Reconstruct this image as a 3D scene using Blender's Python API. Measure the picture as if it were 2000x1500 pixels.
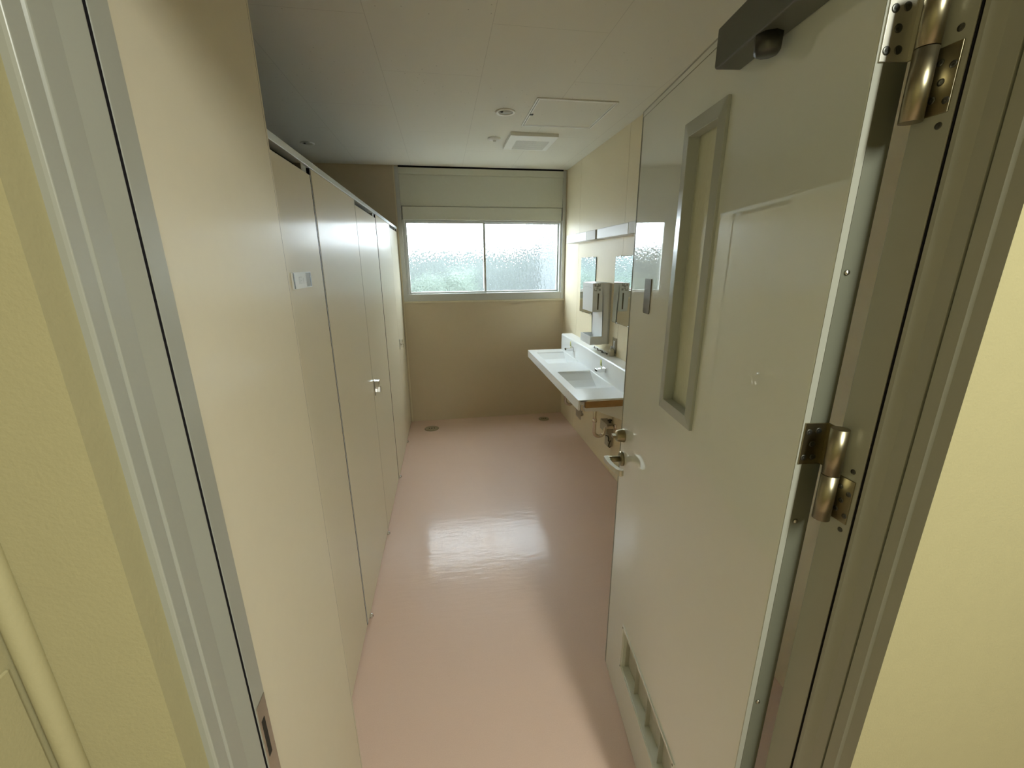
import bpy, bmesh, math, random
from mathutils import Vector, Matrix

for o in list(bpy.data.objects):
    bpy.data.objects.remove(o)
SC = bpy.context.scene
COL = SC.collection

# ------------------------------------------------------------------ camera
FPX, PITCH, YAW, ROLL, CAMH = 817.66, 0.2809, 0.1589, 0.0073, 1.65
cd = bpy.data.cameras.new('camera')
cd.sensor_fit = 'HORIZONTAL'; cd.sensor_width = 36.0
cd.lens = 36.0 * FPX / 2000.0
cd.clip_start = 0.02; cd.clip_end = 200
cam = bpy.data.objects.new('camera', cd); COL.objects.link(cam)
cy, sy = math.cos(YAW), math.sin(YAW)
fw = Vector((sy*math.cos(PITCH), cy*math.cos(PITCH), -math.sin(PITCH)))
r0 = Vector((cy, -sy, 0)); d0 = fw.cross(r0)
cr, sr = math.cos(ROLL), math.sin(ROLL)
rt = cr*r0 + sr*d0; dn = -sr*r0 + cr*d0
m = Matrix((rt, -dn, -fw)).transposed().to_4x4()
m.translation = Vector((0, 0, CAMH))
cam.matrix_world = m
SC.camera = cam

# ------------------------------------------------------------------ world, light, exposure
W = bpy.data.worlds.new('overcast_sky'); SC.world = W; W.use_nodes = True
nt = W.node_tree; bg = nt.nodes['Background']
bg.inputs[0].default_value = (0.84, 0.945, 1.03, 1)
bg.inputs[1].default_value = 30.0

def area(name, loc, rot, sx, sy_, power, col=(1, 1, 1)):
    l = bpy.data.lights.new(name, 'AREA'); l.shape = 'RECTANGLE'
    l.size = sx; l.size_y = sy_; l.energy = power; l.color = col
    o = bpy.data.objects.new(name, l); COL.objects.link(o)
    o.location = loc; o.rotation_euler = rot
    return o
# importance portal for the daylight of the window (gives off nothing itself)
p = area('window_portal', (0.44, 4.56, 1.71), (math.radians(-90), 0, 0), 1.56, 0.72, 1.0)
p.data.cycles.is_portal = True
# corridor tube behind the camera
area('corridor_lamp_light', (0.64, -0.80, 2.42), (0, 0, 0), 0.10, 1.1, 42.0, (0.97, 1.0, 0.90))

SC.view_settings.view_transform = 'Standard'
SC.view_settings.look = 'None'
SC.view_settings.exposure = 0.32
SC.view_settings.gamma = 1.0
SC.view_settings.use_curve_mapping = False
SC.cycles.use_denoising = True
SC.cycles.max_bounces = 14
SC.cycles.diffuse_bounces = 8
SC.cycles.glossy_bounces = 6
SC.cycles.transmission_bounces = 8
SC.cycles.transparent_max_bounces = 12
SC.cycles.sample_clamp_indirect = 8.0
SC.cycles.caustics_refractive = True

# ------------------------------------------------------------------ materials
MATS = {}
def mat(name, col, rough=0.5, metal=0.0, spec=0.5, noise=0.03, nscale=40.0, bump=0.0, bscale=200.0, coat=0.0, coat_r=0.05, aniso_bump=None, coat_ior=1.5):
    if name in MATS: return MATS[name]
    M = bpy.data.materials.new(name); M.use_nodes = True
    n = M.node_tree.nodes; L = M.node_tree.links
    b = n['Principled BSDF']
    b.inputs['Roughness'].default_value = rough
    b.inputs['Metallic'].default_value = metal
    b.inputs['Specular IOR Level'].default_value = spec
    b.inputs['Coat Weight'].default_value = coat
    b.inputs['Coat Roughness'].default_value = coat_r
    b.inputs['Coat IOR'].default_value = coat_ior
    tc = n.new('ShaderNodeTexCoord')
    nz = n.new('ShaderNodeTexNoise'); nz.inputs['Scale'].default_value = nscale; nz.inputs['Detail'].default_value = 6
    L.new(tc.outputs['Object'], nz.inputs['Vector'])
    cr_ = n.new('ShaderNodeMix'); cr_.data_type = 'RGBA'
    cr_.inputs['A'].default_value = (col[0]*(1-noise), col[1]*(1-noise), col[2]*(1-noise), 1)
    cr_.inputs['B'].default_value = (min(1, col[0]*(1+noise)), min(1, col[1]*(1+noise)), min(1, col[2]*(1+noise)), 1)
    L.new(nz.outputs['Fac'], cr_.inputs['Factor'])
    L.new(cr_.outputs['Result'], b.inputs['Base Color'])
    if bump:
        n2 = n.new('ShaderNodeTexNoise'); n2.inputs['Scale'].default_value = bscale; n2.inputs['Detail'].default_value = 3
        if aniso_bump:
            mp = n.new('ShaderNodeMapping'); mp.inputs['Scale'].default_value = aniso_bump
            L.new(tc.outputs['Object'], mp.inputs['Vector']); L.new(mp.outputs[0], n2.inputs['Vector'])
        else:
            L.new(tc.outputs['Object'], n2.inputs['Vector'])
        bp = n.new('ShaderNodeBump'); bp.inputs['Strength'].default_value = bump; bp.inputs['Distance'].default_value = 0.002
        L.new(n2.outputs['Fac'], bp.inputs['Height']); L.new(bp.outputs[0], b.inputs['Normal'])
    MATS[name] = M
    return M

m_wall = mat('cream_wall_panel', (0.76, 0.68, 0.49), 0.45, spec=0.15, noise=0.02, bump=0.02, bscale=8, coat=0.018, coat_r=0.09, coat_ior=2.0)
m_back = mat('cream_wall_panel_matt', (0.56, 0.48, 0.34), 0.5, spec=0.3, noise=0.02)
m_corr = mat('yellow_corridor_paint', (0.37, 0.335, 0.185), 0.6, spec=0.3, noise=0.03, bump=0.15, bscale=300)
m_stall = mat('cream_laminate', (0.74, 0.68, 0.52), 0.45, spec=0.12, noise=0.015, bump=0.015, bscale=6, coat=0.17, coat_r=0.14, coat_ior=3.0)
m_edge = mat('laminate_edge', (0.40, 0.34, 0.25), 0.4)
m_rail = mat('light_alloy_rail', (0.62, 0.66, 0.66), 0.35, metal=0.3)
m_door = mat('grey_gloss_door_paint', (0.72, 0.765, 0.71), 0.5, spec=0.15, noise=0.01, coat=0.95, coat_r=0.012, coat_ior=2.8)
m_doorglassframe = mat('grey_vision_trim', (0.42, 0.45, 0.42), 0.22, spec=0.5)
m_steel = mat('grey_frame_paint', (0.33, 0.335, 0.285), 0.30, spec=0.5, noise=0.03, nscale=8, bump=0.05, bscale=60)
m_edge_dk = mat('dark_edge_shade_and_joint', (0.13, 0.135, 0.10), 0.45, spec=0.4)  # shade of the hinge edge put into colour; also the dark skin joint
m_louv = mat('shaded_louvre_grey', (0.46, 0.47, 0.41), 0.4, spec=0.3)  # shade inside the recess put into a darker grey for the blades
m_dark = mat('black_rubber_and_gap_shade', (0.010, 0.009, 0.010), 0.85, spec=0.05)  # rubber of the frame seals; also stands for shade in open gaps
m_alu = mat('window_aluminium', (0.52, 0.53, 0.50), 0.38, metal=0.25)
m_wpanel = mat('grey_window_panel', (0.62, 0.63, 0.54), 0.5, noise=0.03)
m_chrome = mat('chrome', (0.80, 0.80, 0.80), 0.08, metal=1.0, noise=0.0)
m_brushed = mat('brushed_steel', (0.50, 0.48, 0.42), 0.28, metal=1.0, noise=0.05)
m_bronze = mat('dull_hinge_steel', (0.30, 0.265, 0.17), 0.33, metal=1.0, noise=0.1, nscale=60)
m_satin = mat('satin_steel_plate', (0.62, 0.60, 0.52), 0.38, metal=0.85, noise=0.06, nscale=50)
m_screw = mat('dark_screw', (0.10, 0.10, 0.09), 0.4, metal=0.9)
m_white = mat('white_solid_surface', (0.90, 0.93, 0.93), 0.30, spec=0.5, noise=0.01)
m_plastic = mat('white_plastic', (0.84, 0.86, 0.86), 0.35, noise=0.01)
m_plastic2 = mat('pale_grey_plastic', (0.62, 0.64, 0.64), 0.45, noise=0.01)
m_lampend = mat('beige_lamp_end', (0.45, 0.42, 0.33), 0.5)
m_mirror = mat('mirror_silver', (0.86, 0.92, 0.93), 0.015, metal=1.0, noise=0.0)
m_wood = mat('brown_wood', (0.36, 0.21, 0.08), 0.6, noise=0.35, nscale=12)
m_closer = mat('dark_grey_closer', (0.085, 0.09, 0.07), 0.4, spec=0.5)
m_dkpla = mat('smoked_brown_plastic', (0.13, 0.115, 0.085), 0.30, spec=0.4)
m_darkmark = mat('dark_print', (0.035, 0.033, 0.026), 0.8, spec=0.1)
m_greyprint = mat('grey_print', (0.38, 0.40, 0.38), 0.5)
m_brass = mat('brass_drain', (0.33, 0.29, 0.19), 0.4, metal=0.7, noise=0.15, nscale=80)
m_yellow = mat('yellow_sticker', (0.72, 0.72, 0.20), 0.6)
m_green = mat('green_print', (0.12, 0.16, 0.05), 0.6)
m_valve = mat('grey_valve_box', (0.42, 0.38, 0.28), 0.5)
m_bottle = mat('cloudy_beige_plastic', (0.50, 0.46, 0.36), 0.3)
m_ceilw = mat('white_ceiling_fitting', (0.90, 0.91, 0.86), 0.45, noise=0.0)
m_grille = mat('grey_grille', (0.45, 0.44, 0.35), 0.5)
m_trap = mat('chrome_trap', (0.68, 0.62, 0.54), 0.12, metal=1.0, noise=0.0)
m_seal = mat('cream_wall_trim', (0.66, 0.60, 0.44), 0.3)
m_lampdiff = mat('white_lamp_diffuser', (0.86, 0.87, 0.88), 0.4, noise=0.0)

def m_floor_():
    M = bpy.data.materials.new('pink_vinyl_floor'); M.use_nodes = True
    n = M.node_tree.nodes; L = M.node_tree.links; b = n['Principled BSDF']
    tc = n.new('ShaderNodeTexCoord')
    nz = n.new('ShaderNodeTexNoise'); nz.inputs['Scale'].default_value = 350; nz.inputs['Detail'].default_value = 2
    L.new(tc.outputs['Object'], nz.inputs['Vector'])
    mx = n.new('ShaderNodeMix'); mx.data_type = 'RGBA'
    mx.inputs['A'].default_value = (0.58, 0.42, 0.33, 1); mx.inputs['B'].default_value = (0.68, 0.51, 0.41, 1)
    L.new(nz.outputs['Fac'], mx.inputs['Factor']); L.new(mx.outputs['Result'], b.inputs['Base Color'])
    # wiped wax: roughness varies in streaks across the room
    mp = n.new('ShaderNodeMapping'); mp.inputs['Scale'].default_value = (1.6, 7.0, 1.0); mp.inputs['Rotation'].default_value = (0, 0, 0.12)
    n2 = n.new('ShaderNodeTexNoise'); n2.inputs['Scale'].default_value = 2.2; n2.inputs['Detail'].default_value = 4
    L.new(tc.outputs['Object'], mp.inputs['Vector']); L.new(mp.outputs[0], n2.inputs['Vector'])
    mr = n.new('ShaderNodeMapRange'); mr.inputs['From Min'].default_value = 0.3; mr.inputs['From Max'].default_value = 0.7
    mr.inputs['To Min'].default_value = 0.36; mr.inputs['To Max'].default_value = 0.46
    L.new(n2.outputs['Fac'], mr.inputs['Value']); L.new(mr.outputs[0], b.inputs['Roughness'])
    b.inputs['Specular IOR Level'].default_value = 0.25; b.inputs['Coat Weight'].default_value = 0.27; b.inputs['Coat Roughness'].default_value = 0.085
    n3 = n.new('ShaderNodeTexNoise'); n3.inputs['Scale'].default_value = 5; n3.inputs['Detail'].default_value = 5
    L.new(mp.outputs[0], n3.inputs['Vector'])
    bp = n.new('ShaderNodeBump'); bp.inputs['Strength'].default_value = 0.11; bp.inputs['Distance'].default_value = 0.01
    L.new(n3.outputs['Fac'], bp.inputs['Height']); L.new(bp.outputs[0], b.inputs['Normal']); L.new(bp.outputs[0], b.inputs['Coat Normal'])
    return M
m_floor = m_floor_()

def m_ceil_():
    M = bpy.data.materials.new('speckled_ceiling_board'); M.use_nodes = True
    n = M.node_tree.nodes; L = M.node_tree.links; b = n['Principled BSDF']
    tc = n.new('ShaderNodeTexCoord')
    sp = n.new('ShaderNodeSeparateXYZ'); L.new(tc.outputs['Object'], sp.inputs[0])
    a1 = n.new('ShaderNodeMath'); a1.operation = 'ADD'; a1.inputs[1].default_value = 0.47*20 - 2.8 + 0.94*0
    a2 = n.new('ShaderNodeMath'); a2.operation = 'ADD'; a2.inputs[1].default_value = 0.23 + 0.47*10
    a1.inputs[1].default_value = -1.85 + 0.94*10
    L.new(sp.outputs['Y'], a1.inputs[0]); L.new(sp.outputs['X'], a2.inputs[0])
    cb = n.new('ShaderNodeCombineXYZ'); L.new(a1.outputs[0], cb.inputs[0]); L.new(a2.outputs[0], cb.inputs[1])
    br = n.new('ShaderNodeTexBrick'); br.offset = 0.5; br.offset_frequency = 2; br.squash = 1
    br.inputs['Scale'].default_value = 1.0; br.inputs['Mortar Size'].default_value = 0.0012
    br.inputs['Mortar Smooth'].default_value = 0.2
    br.inputs['Brick Width'].default_value = 0.945; br.inputs['Row Height'].default_value = 0.47
    br.inputs['Color1'].default_value = (0, 0, 0, 1); br.inputs['Color2'].default_value = (0, 0, 0, 1); br.inputs['Mortar'].default_value = (1, 1, 1, 1)
    L.new(cb.outputs[0], br.inputs['Vector'])
    vo = n.new('ShaderNodeTexVoronoi'); vo.inputs['Scale'].default_value = 26
    L.new(tc.outputs['Object'], vo.inputs['Vector'])
    lt = n.new('ShaderNodeMath'); lt.operation = 'LESS_THAN'; lt.inputs[1].default_value = 0.07
    L.new(vo.outputs['Distance'], lt.inputs[0])
    nz = n.new('ShaderNodeTexNoise'); nz.inputs['Scale'].default_value = 3
    L.new(tc.outputs['Object'], nz.inputs['Vector'])
    gt = n.new('ShaderNodeMath'); gt.operation = 'GREATER_THAN'; gt.inputs[1].default_value = 0.5; L.new(nz.outputs['Fac'], gt.inputs[0])
    mu = n.new('ShaderNodeMath'); mu.operation = 'MULTIPLY'; L.new(lt.outputs[0], mu.inputs[0]); L.new(gt.outputs[0], mu.inputs[1])
    mu2 = n.new('ShaderNodeMath'); mu2.operation = 'MULTIPLY'; mu2.inputs[1].default_value = 0.45; L.new(mu.outputs[0], mu2.inputs[0])
    mu3 = n.new('ShaderNodeMath'); mu3.operation = 'MULTIPLY'; mu3.inputs[1].default_value = 0.28; L.new(br.outputs['Fac'], mu3.inputs[0])
    mxm = n.new('ShaderNodeMath'); mxm.operation = 'MAXIMUM'; L.new(mu2.outputs[0], mxm.inputs[0]); L.new(mu3.outputs[0], mxm.inputs[1])
    mx = n.new('ShaderNodeMix'); mx.data_type = 'RGBA'
    mx.inputs['A'].default_value = (0.76, 0.75, 0.66, 1); mx.inputs['B'].default_value = (0.20, 0.18, 0.13, 1)
    L.new(mxm.outputs[0], mx.inputs['Factor']); L.new(mx.outputs['Result'], b.inputs['Base Color'])
    b.inputs['Roughness'].default_value = 0.85; b.inputs['Specular IOR Level'].default_value = 0.2
    return M
m_ceil = m_ceil_()

def m_frost_(name, tint, clear, bumps, scale, rough=0.12, diffuse=0.25, dist=0.004):
    M = bpy.data.materials.new(name); M.use_nodes = True
    n = M.node_tree.nodes; L = M.node_tree.links; n.remove(n['Principled BSDF'])
    out = n['Material Output']
    tc = n.new('ShaderNodeTexCoord')
    nz = n.new('ShaderNodeTexVoronoi'); nz.inputs['Scale'].default_value = scale; nz.feature = 'SMOOTH_F1'
    L.new(tc.outputs['Object'], nz.inputs['Vector'])
    bp = n.new('ShaderNodeBump'); bp.inputs['Strength'].default_value = bumps; bp.inputs['Distance'].default_value = dist
    L.new(nz.outputs['Distance'], bp.inputs['Height'])
    g = n.new('ShaderNodeBsdfGlass'); g.inputs['Roughness'].default_value = rough; g.inputs['Color'].default_value = tint; g.inputs['IOR'].default_value = 1.45
    L.new(bp.outputs[0], g.inputs['Normal'])
    t = n.new('ShaderNodeBsdfTransparent'); t.inputs['Color'].default_value = tint
    tl = n.new('ShaderNodeBsdfTranslucent'); tl.inputs['Color'].default_value = tint
    m1 = n.new('ShaderNodeMixShader'); m1.inputs[0].default_value = clear
    L.new(g.outputs[0], m1.inputs[1]); L.new(t.outputs[0], m1.inputs[2])
    m2 = n.new('ShaderNodeMixShader'); m2.inputs[0].default_value = diffuse
    L.new(m1.outputs[0], m2.inputs[1]); L.new(tl.outputs[0], m2.inputs[2])
    L.new(m2.outputs[0], out.inputs['Surface'])
    return M
m_frost = m_frost_('figured_window_glass', (0.98, 0.99, 0.985, 1), 0.27, 1.0, 52, rough=0.03, diffuse=0.004, dist=0.005)
def m_visionglass_():
    M = mat('figured_vision_glass', (0.80, 0.82, 0.68), 0.08, spec=0.9, noise=0.05, bump=0.0)
    n = M.node_tree.nodes; L = M.node_tree.links; b = n['Principled BSDF']
    b.inputs['Transmission Weight'].default_value = 0.15
    tc = n.new('ShaderNodeTexCoord'); v = n.new('ShaderNodeTexVoronoi'); v.inputs['Scale'].default_value = 110; v.feature = 'SMOOTH_F1'
    L.new(tc.outputs['Object'], v.inputs['Vector'])
    bp = n.new('ShaderNodeBump'); bp.inputs['Strength'].default_value = 0.18; bp.inputs['Distance'].default_value = 0.002
    L.new(v.outputs['Distance'], bp.inputs['Height']); L.new(bp.outputs[0], b.inputs['Normal'])
    return M
m_vis = m_visionglass_()

# ------------------------------------------------------------------ mesh helpers
def box(bm, x0, x1, y0, y1, z0, z1, mi=0):
    v = [bm.verts.new(c) for c in ((x0,y0,z0),(x1,y0,z0),(x1,y1,z0),(x0,y1,z0),(x0,y0,z1),(x1,y0,z1),(x1,y1,z1),(x0,y1,z1))]
    for f in ((0,3,2,1),(4,5,6,7),(0,1,5,4),(1,2,6,5),(2,3,7,6),(3,0,4,7)):
        fc = bm.faces.new([v[i] for i in f]); fc.material_index = mi
def prism(bm, pts, axis, a, b, mi=0):
    """polygon of 2D points extruded along an axis ('x','y','z') from a to b"""
    def P3(p, t):
        return {'x': (t, p[0], p[1]), 'y': (p[0], t, p[1]), 'z': (p[0], p[1], t)}[axis]
    A = [bm.verts.new(P3(p, a)) for p in pts]; B = [bm.verts.new(P3(p, b)) for p in pts]
    n = len(pts)
    fs = [bm.faces.new(A[::-1]), bm.faces.new(B)]
    for i in range(n): fs.append(bm.faces.new((A[i], A[(i+1) % n], B[(i+1) % n], B[i])))
    for f in fs: f.material_index = mi
def cyl(bm, p0, p1, r0_, r1_=None, n=20, mi=0, caps=True):
    r1_ = r0_ if r1_ is None else r1_
    p0 = Vector(p0); p1 = Vector(p1); d = (p1-p0).normalized()
    u = d.orthogonal().normalized(); w = d.cross(u)
    A = []; B = []
    for i in range(n):
        a = 2*math.pi*i/n; k = u*math.cos(a)+w*math.sin(a)
        A.append(bm.verts.new(p0+k*r0_)); B.append(bm.verts.new(p1+k*r1_))
    for i in range(n):
        f = bm.faces.new((A[i], A[(i+1) % n], B[(i+1) % n], B[i])); f.material_index = mi; f.smooth = True
    if caps:
        f = bm.faces.new(A[::-1]); f.material_index = mi; f = bm.faces.new(B); f.material_index = mi
def tube(bm, path, r, n=14, mi=0):
    path = [Vector(q) for q in path]; rings = []
    t0 = (path[1]-path[0]).normalized(); u = t0.orthogonal().normalized()
    for i, q in enumerate(path):
        t = (path[min(i+1, len(path)-1)]-path[max(i-1, 0)]).normalized()
        u = (u - t*u.dot(t)).normalized(); w = t.cross(u)
        rr = r[i] if isinstance(r, (list, tuple)) else r
        rings.append([bm.verts.new(q+(u*math.cos(2*math.pi*k/n)+w*math.sin(2*math.pi*k/n))*rr) for k in range(n)])
    for i in range(len(rings)-1):
        for k in range(n):
            f = bm.faces.new((rings[i][k], rings[i][(k+1) % n], rings[i+1][(k+1) % n], rings[i+1][k])); f.smooth = True; f.material_index = mi
    bm.faces.new(rings[0][::-1]).material_index = mi; bm.faces.new(rings[-1]).material_index = mi
def lathe(bm, c, prof, axis='z', n=32, mi=0):
    c = Vector(c); rings = []
    for (r, h) in prof:
        ring = []
        for k in range(n):
            a = 2*math.pi*k/n; x, y = r*math.cos(a), r*math.sin(a)
            off = {'z': (x, y, h), 'x': (h, x, y), 'y': (x, h, y)}[axis]
            ring.append(bm.verts.new(c+Vector(off)))
        rings.append(ring)
    for i in range(len(rings)-1):
        for k in range(n):
            f = bm.faces.new((rings[i][k], rings[i][(k+1) % n], rings[i+1][(k+1) % n], rings[i+1][k])); f.smooth = True; f.material_index = mi
    bm.faces.new(rings[0][::-1]).material_index = mi; bm.faces.new(rings[-1]).material_index = mi

def obj(name, bm, mats, parent=None, bevel=0.0, seg=2, loc=None, label=None):
    bmesh.ops.recalc_face_normals(bm, faces=bm.faces[:])
    me = bpy.data.meshes.new(name); bm.to_mesh(me); bm.free()
    if not isinstance(mats, (list, tuple)): mats = [mats]
    for q in mats: me.materials.append(q)
    o = bpy.data.objects.new(name, me); COL.objects.link(o)
    if parent is not None: o.parent = parent
    if loc is not None: o.location = loc
    if bevel > 0:
        md = o.modifiers.new('soft_edges', 'BEVEL'); md.width = bevel; md.segments = seg
        md.limit_method = 'ANGLE'; md.angle_limit = math.radians(35); md.harden_normals = False
    if label: o['label'] = label
    return o
def tag(o, label, cat, group=None):
    o['label'] = label; o['category'] = cat; o['kind'] = 'thing'
    if group: o['group'] = group
    return o
def struct(o, label=None, cat='building'):
    o['kind'] = 'structure'
    if label: o['label'] = label
    o['category'] = cat
    return o
def empty(name, loc, rz=0.0):
    o = bpy.data.objects.new(name, None); COL.objects.link(o)
    o.empty_display_size = 0.05; o.location = loc; o.rotation_euler = (0, 0, rz)
    return o
def copy_tree(o, parent=None):
    c = o.copy(); COL.objects.link(c)
    if parent is not None: c.parent = parent
    for ch in list(o.children): copy_tree(ch, c)
    return c
B = bmesh.new

# ------------------------------------------------------------------ dimensions (m)
XL, XR, YD, H, HT = -0.4274, 1.2718, 4.391, 2.5275, 1.99
XFAR = -2.05            # wall behind the cubicles
def xs(y): return -0.432 + 0.0085*(y-1.3)   # the cubicle front runs a touch out of square

# ------------------------------------------------------------------ setting
bm = B(); box(bm, -2.25, 2.6, -2.6, 4.6, -0.12, 0.0)
struct(obj('floor', bm, m_floor), 'pink speckled vinyl floor with a wiped wax sheen', 'floor')
bm = B(); box(bm, -2.25, 2.6, -2.6, 4.6, H, H+0.12)
struct(obj('ceiling', bm, m_ceil), 'off-white speckled ceiling boards laid in staggered rows', 'ceiling')

# right wall: boards 1.01 m wide with fine joints, backing behind them
bm = B()
ys = [0.474, 0.916, 1.926, 2.936, 3.946, YD]
box(bm, XR+0.0012, XR+0.14, 0.3, 4.6, 0.0, H, 1)
for a_, b_ in zip(ys[:-1], ys[1:]):
    box(bm, XR, XR+0.006, a_+(0.0019 if a_ > 0.5 else 0), b_-(0.0019 if b_ < YD else 0), 0.0, H)
struct(obj('wall_right', bm, [m_wall, m_edge]), 'glossy cream board wall behind the basins', 'wall')

# back wall: below, beside and above the window
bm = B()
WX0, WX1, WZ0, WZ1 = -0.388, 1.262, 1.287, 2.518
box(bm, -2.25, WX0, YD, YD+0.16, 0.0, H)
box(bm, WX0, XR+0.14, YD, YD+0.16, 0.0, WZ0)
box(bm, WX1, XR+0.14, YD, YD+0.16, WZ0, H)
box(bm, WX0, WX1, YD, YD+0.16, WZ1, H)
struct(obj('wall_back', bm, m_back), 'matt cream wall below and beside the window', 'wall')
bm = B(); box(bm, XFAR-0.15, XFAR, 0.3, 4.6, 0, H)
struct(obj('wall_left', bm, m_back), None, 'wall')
# cream pier between the doorway and the cubicles, full height
PX, PY = -0.335, 1.026
bm = B(); box(bm, -2.05, PX, 0.474, PY-0.0095, 0.0, H)
box(bm, PX-0.01, PX-0.0004, PY-0.0075, PY, 0.0, H)
box(bm, PX-0.01, PX-0.0005, PY-0.0100, PY-0.0070, 0.0, H, 1)
struct(obj('wall_pier', bm, [m_stall, m_darkmark], bevel=0.0006), 'tall glossy cream panel just inside the doorway on the left', 'wall')

# entrance wall (between corridor and washroom)
bm = B()
box(bm, -2.25, -0.272, 0.338, 0.474, 0.0, H)
prism(bm, [(0.5572, 0.3535), (2.6, 0.3535), (2.6, 0.474), (0.6025, 0.474), (0.6025, 0.3575), (0.5572, 0.3575)], 'z', 0.0, H)
box(bm, -0.272, 0.566, 0.345, 0.474, 2.13, H)
struct(obj('wall_front', bm, m_corr), 'yellow painted corridor wall around the doorway', 'wall')
# corridor
bm = B(); box(bm, -0.52, -0.365, -2.6, 0.338, 0.0, H)
struct(obj('wall_corridor_left', bm, m_corr), 'yellow corridor wall returning towards the viewer', 'wall')
bm = B(); box(bm, 2.45, 2.6, -2.6, 0.3546, 0.0, H)
struct(obj('wall_corridor_right', bm, m_corr), None, 'wall')
bm = B(); box(bm, -0.52, 2.6, -2.75, -2.6, 0.0, H)
struct(obj('wall_corridor_back', bm, m_corr), None, 'wall')
# corner bead and dado strip on the corridor wall
bm = B(); cyl(bm, (-0.356, 0.334, 0.0), (-0.356, 0.334, H), 0.0085, n=16)
struct(obj('trim_1', bm, m_corr), 'rounded yellow corner bead at the lower left', 'trim')
bm = B(); box(bm, -0.366, -0.363, -2.6, 0.325, 0.02, 1.337)
struct(obj('trim_2', bm, m_corr, bevel=0.0015), None, 'trim')

# steel door frame: left jamb, right jamb, head
def jamb(side):
    bm = B()
    if side < 0:
        x0, R = -0.26, lambda w, r: (0.26+w)/r
        pr = [(0, 0.4665), (0, 0.4398), (0.005, 0.4396), (0.005, 0.4355), (0, 0.4352), (0, R(0, .600)), (0.004, R(.004, .645)), (0.004, R(.004, .684)), (0.009, R(.009, .686+.02)), (0.004, R(.004, .692)), (0.004, R(.004, .722)), (0.007, R(.007, .732)), (0.05, 0.3645), (0.05, 0.4665)]
        pts = [(x0-w, y) for w, y in pr]
    else:
        x0, R = 0.552, lambda w, r: (0.552+w)/r
        pr = [(0, 0.474), (0, R(0, 1.281)), (0.005, R(0, 1.282)), (0.005, R(0, 1.2925)), (0, R(0, 1.294)), (0, R(0, 1.31)), (0.004, R(.004, 1.37)), (0.003, R(.003, 1.43)), (0.008, R(.005, 1.436)), (0.003, R(.003, 1.442)), (0.003, R(.003, 1.50)), (0.0042, R(.0042, 1.52)), (0.0050, R(.0050, 1.588)), (0.0058, 0.358), (0.05, 0.358), (0.05, 0.474)]
        pts = [(x0+w, y) for w, y in pr]
    prism(bm, pts, 'z', 0.0, 2.13)
    return bm
fr = empty('trim_3', (0, 0.4, 0)); struct(fr, 'grey steel door frame around the open doorway', 'door frame')
fr.location = (0.146, 0.42, 0)
def par(o): o.parent = fr; o.matrix_parent_inverse = Matrix.Translation(-fr.location); return o
par(obj('jamb', jamb(-1), m_steel, bevel=0.0008, seg=2))
par(obj('jamb', jamb(1), m_steel, bevel=0.0008, seg=2))
bm = B(); prism(bm, [(0.474, 2.085), (0.36, 2.085), (0.36, 2.135), (0.474, 2.135)], 'x', -0.26, 0.552)
par(obj('frame_head', bm, m_steel, bevel=0.001))
bm = B(); cyl(bm, (-0.2615, 0.4376, 0.0), (-0.2615, 0.4376, 2.085), 0.0018, n=10)
par(obj('rubber_seal', bm, m_dark))
bm = B(); cyl(bm, (0.5548, 0.4288, 0.0), (0.5548, 0.4288, 2.085), 0.0024, n=10)
par(obj('rubber_seal', bm, m_dark))
# strike plate with its dark slot in the left jamb
bm = B(); box(bm, -0.2605, -0.2592, 0.4415, 0.4645, 0.96, 1.11); box(bm, -0.2596, -0.2588, 0.4455, 0.4540, 1.02, 1.083, 1)
sp_ = par(obj('strike_plate', bm, [m_brushed, m_darkmark], bevel=0.0006, label='steel strike plate with dark latch slot'))

# ------------------------------------------------------------------ window
win = empty('window_1', (0.44, YD, 1.287)); struct(win, 'aluminium window with two sliding frosted sashes under a grey panel', 'window')
def wpar(o): o.parent = win; o.matrix_parent_inverse = Matrix.Translation(-win.location); return o
bm = B()
yo = YD-0.008
box(bm, WX0, -0.352, yo, YD+0.12, WZ0, WZ1)
box(bm, 1.232, WX1, yo, YD+0.12, WZ0, WZ1)
box(bm, -0.352, 1.232, yo+0.004, YD+0.12, WZ0, 1.352)
box(bm, -0.352, -0.327, YD+0.012, YD+0.12, 1.352, 2.06)
box(bm, 1.214, 1.232, YD+0.012, YD+0.12, 1.352, 2.06)
box(bm, -0.352, 1.232, YD-0.002, YD+0.12, 1.350, 1.358)
box(bm, -0.352, 1.232, YD+0.015, YD+0.12, 2.04, 2.06)
box(bm, -0.352, 1.232, YD+0.062, YD+0.12, 2.06, WZ1)
wpar(obj('window_frame', bm, m_alu, bevel=0.0015))
bm = B()
box(bm, -0.352, 1.232, YD-0.006, YD+0.06, 2.455, 2.512)
box(bm, -0.352, 1.232, YD+0.010, YD+0.05, 2.18, 2.455)
box(bm, -0.340, 1.222, YD+0.000, YD+0.05, 2.058, 2.176)
wpar(obj('spandrel_panel', bm, m_wpanel, bevel=0.002, label='grey-green blank panel above the glass'))
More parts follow.
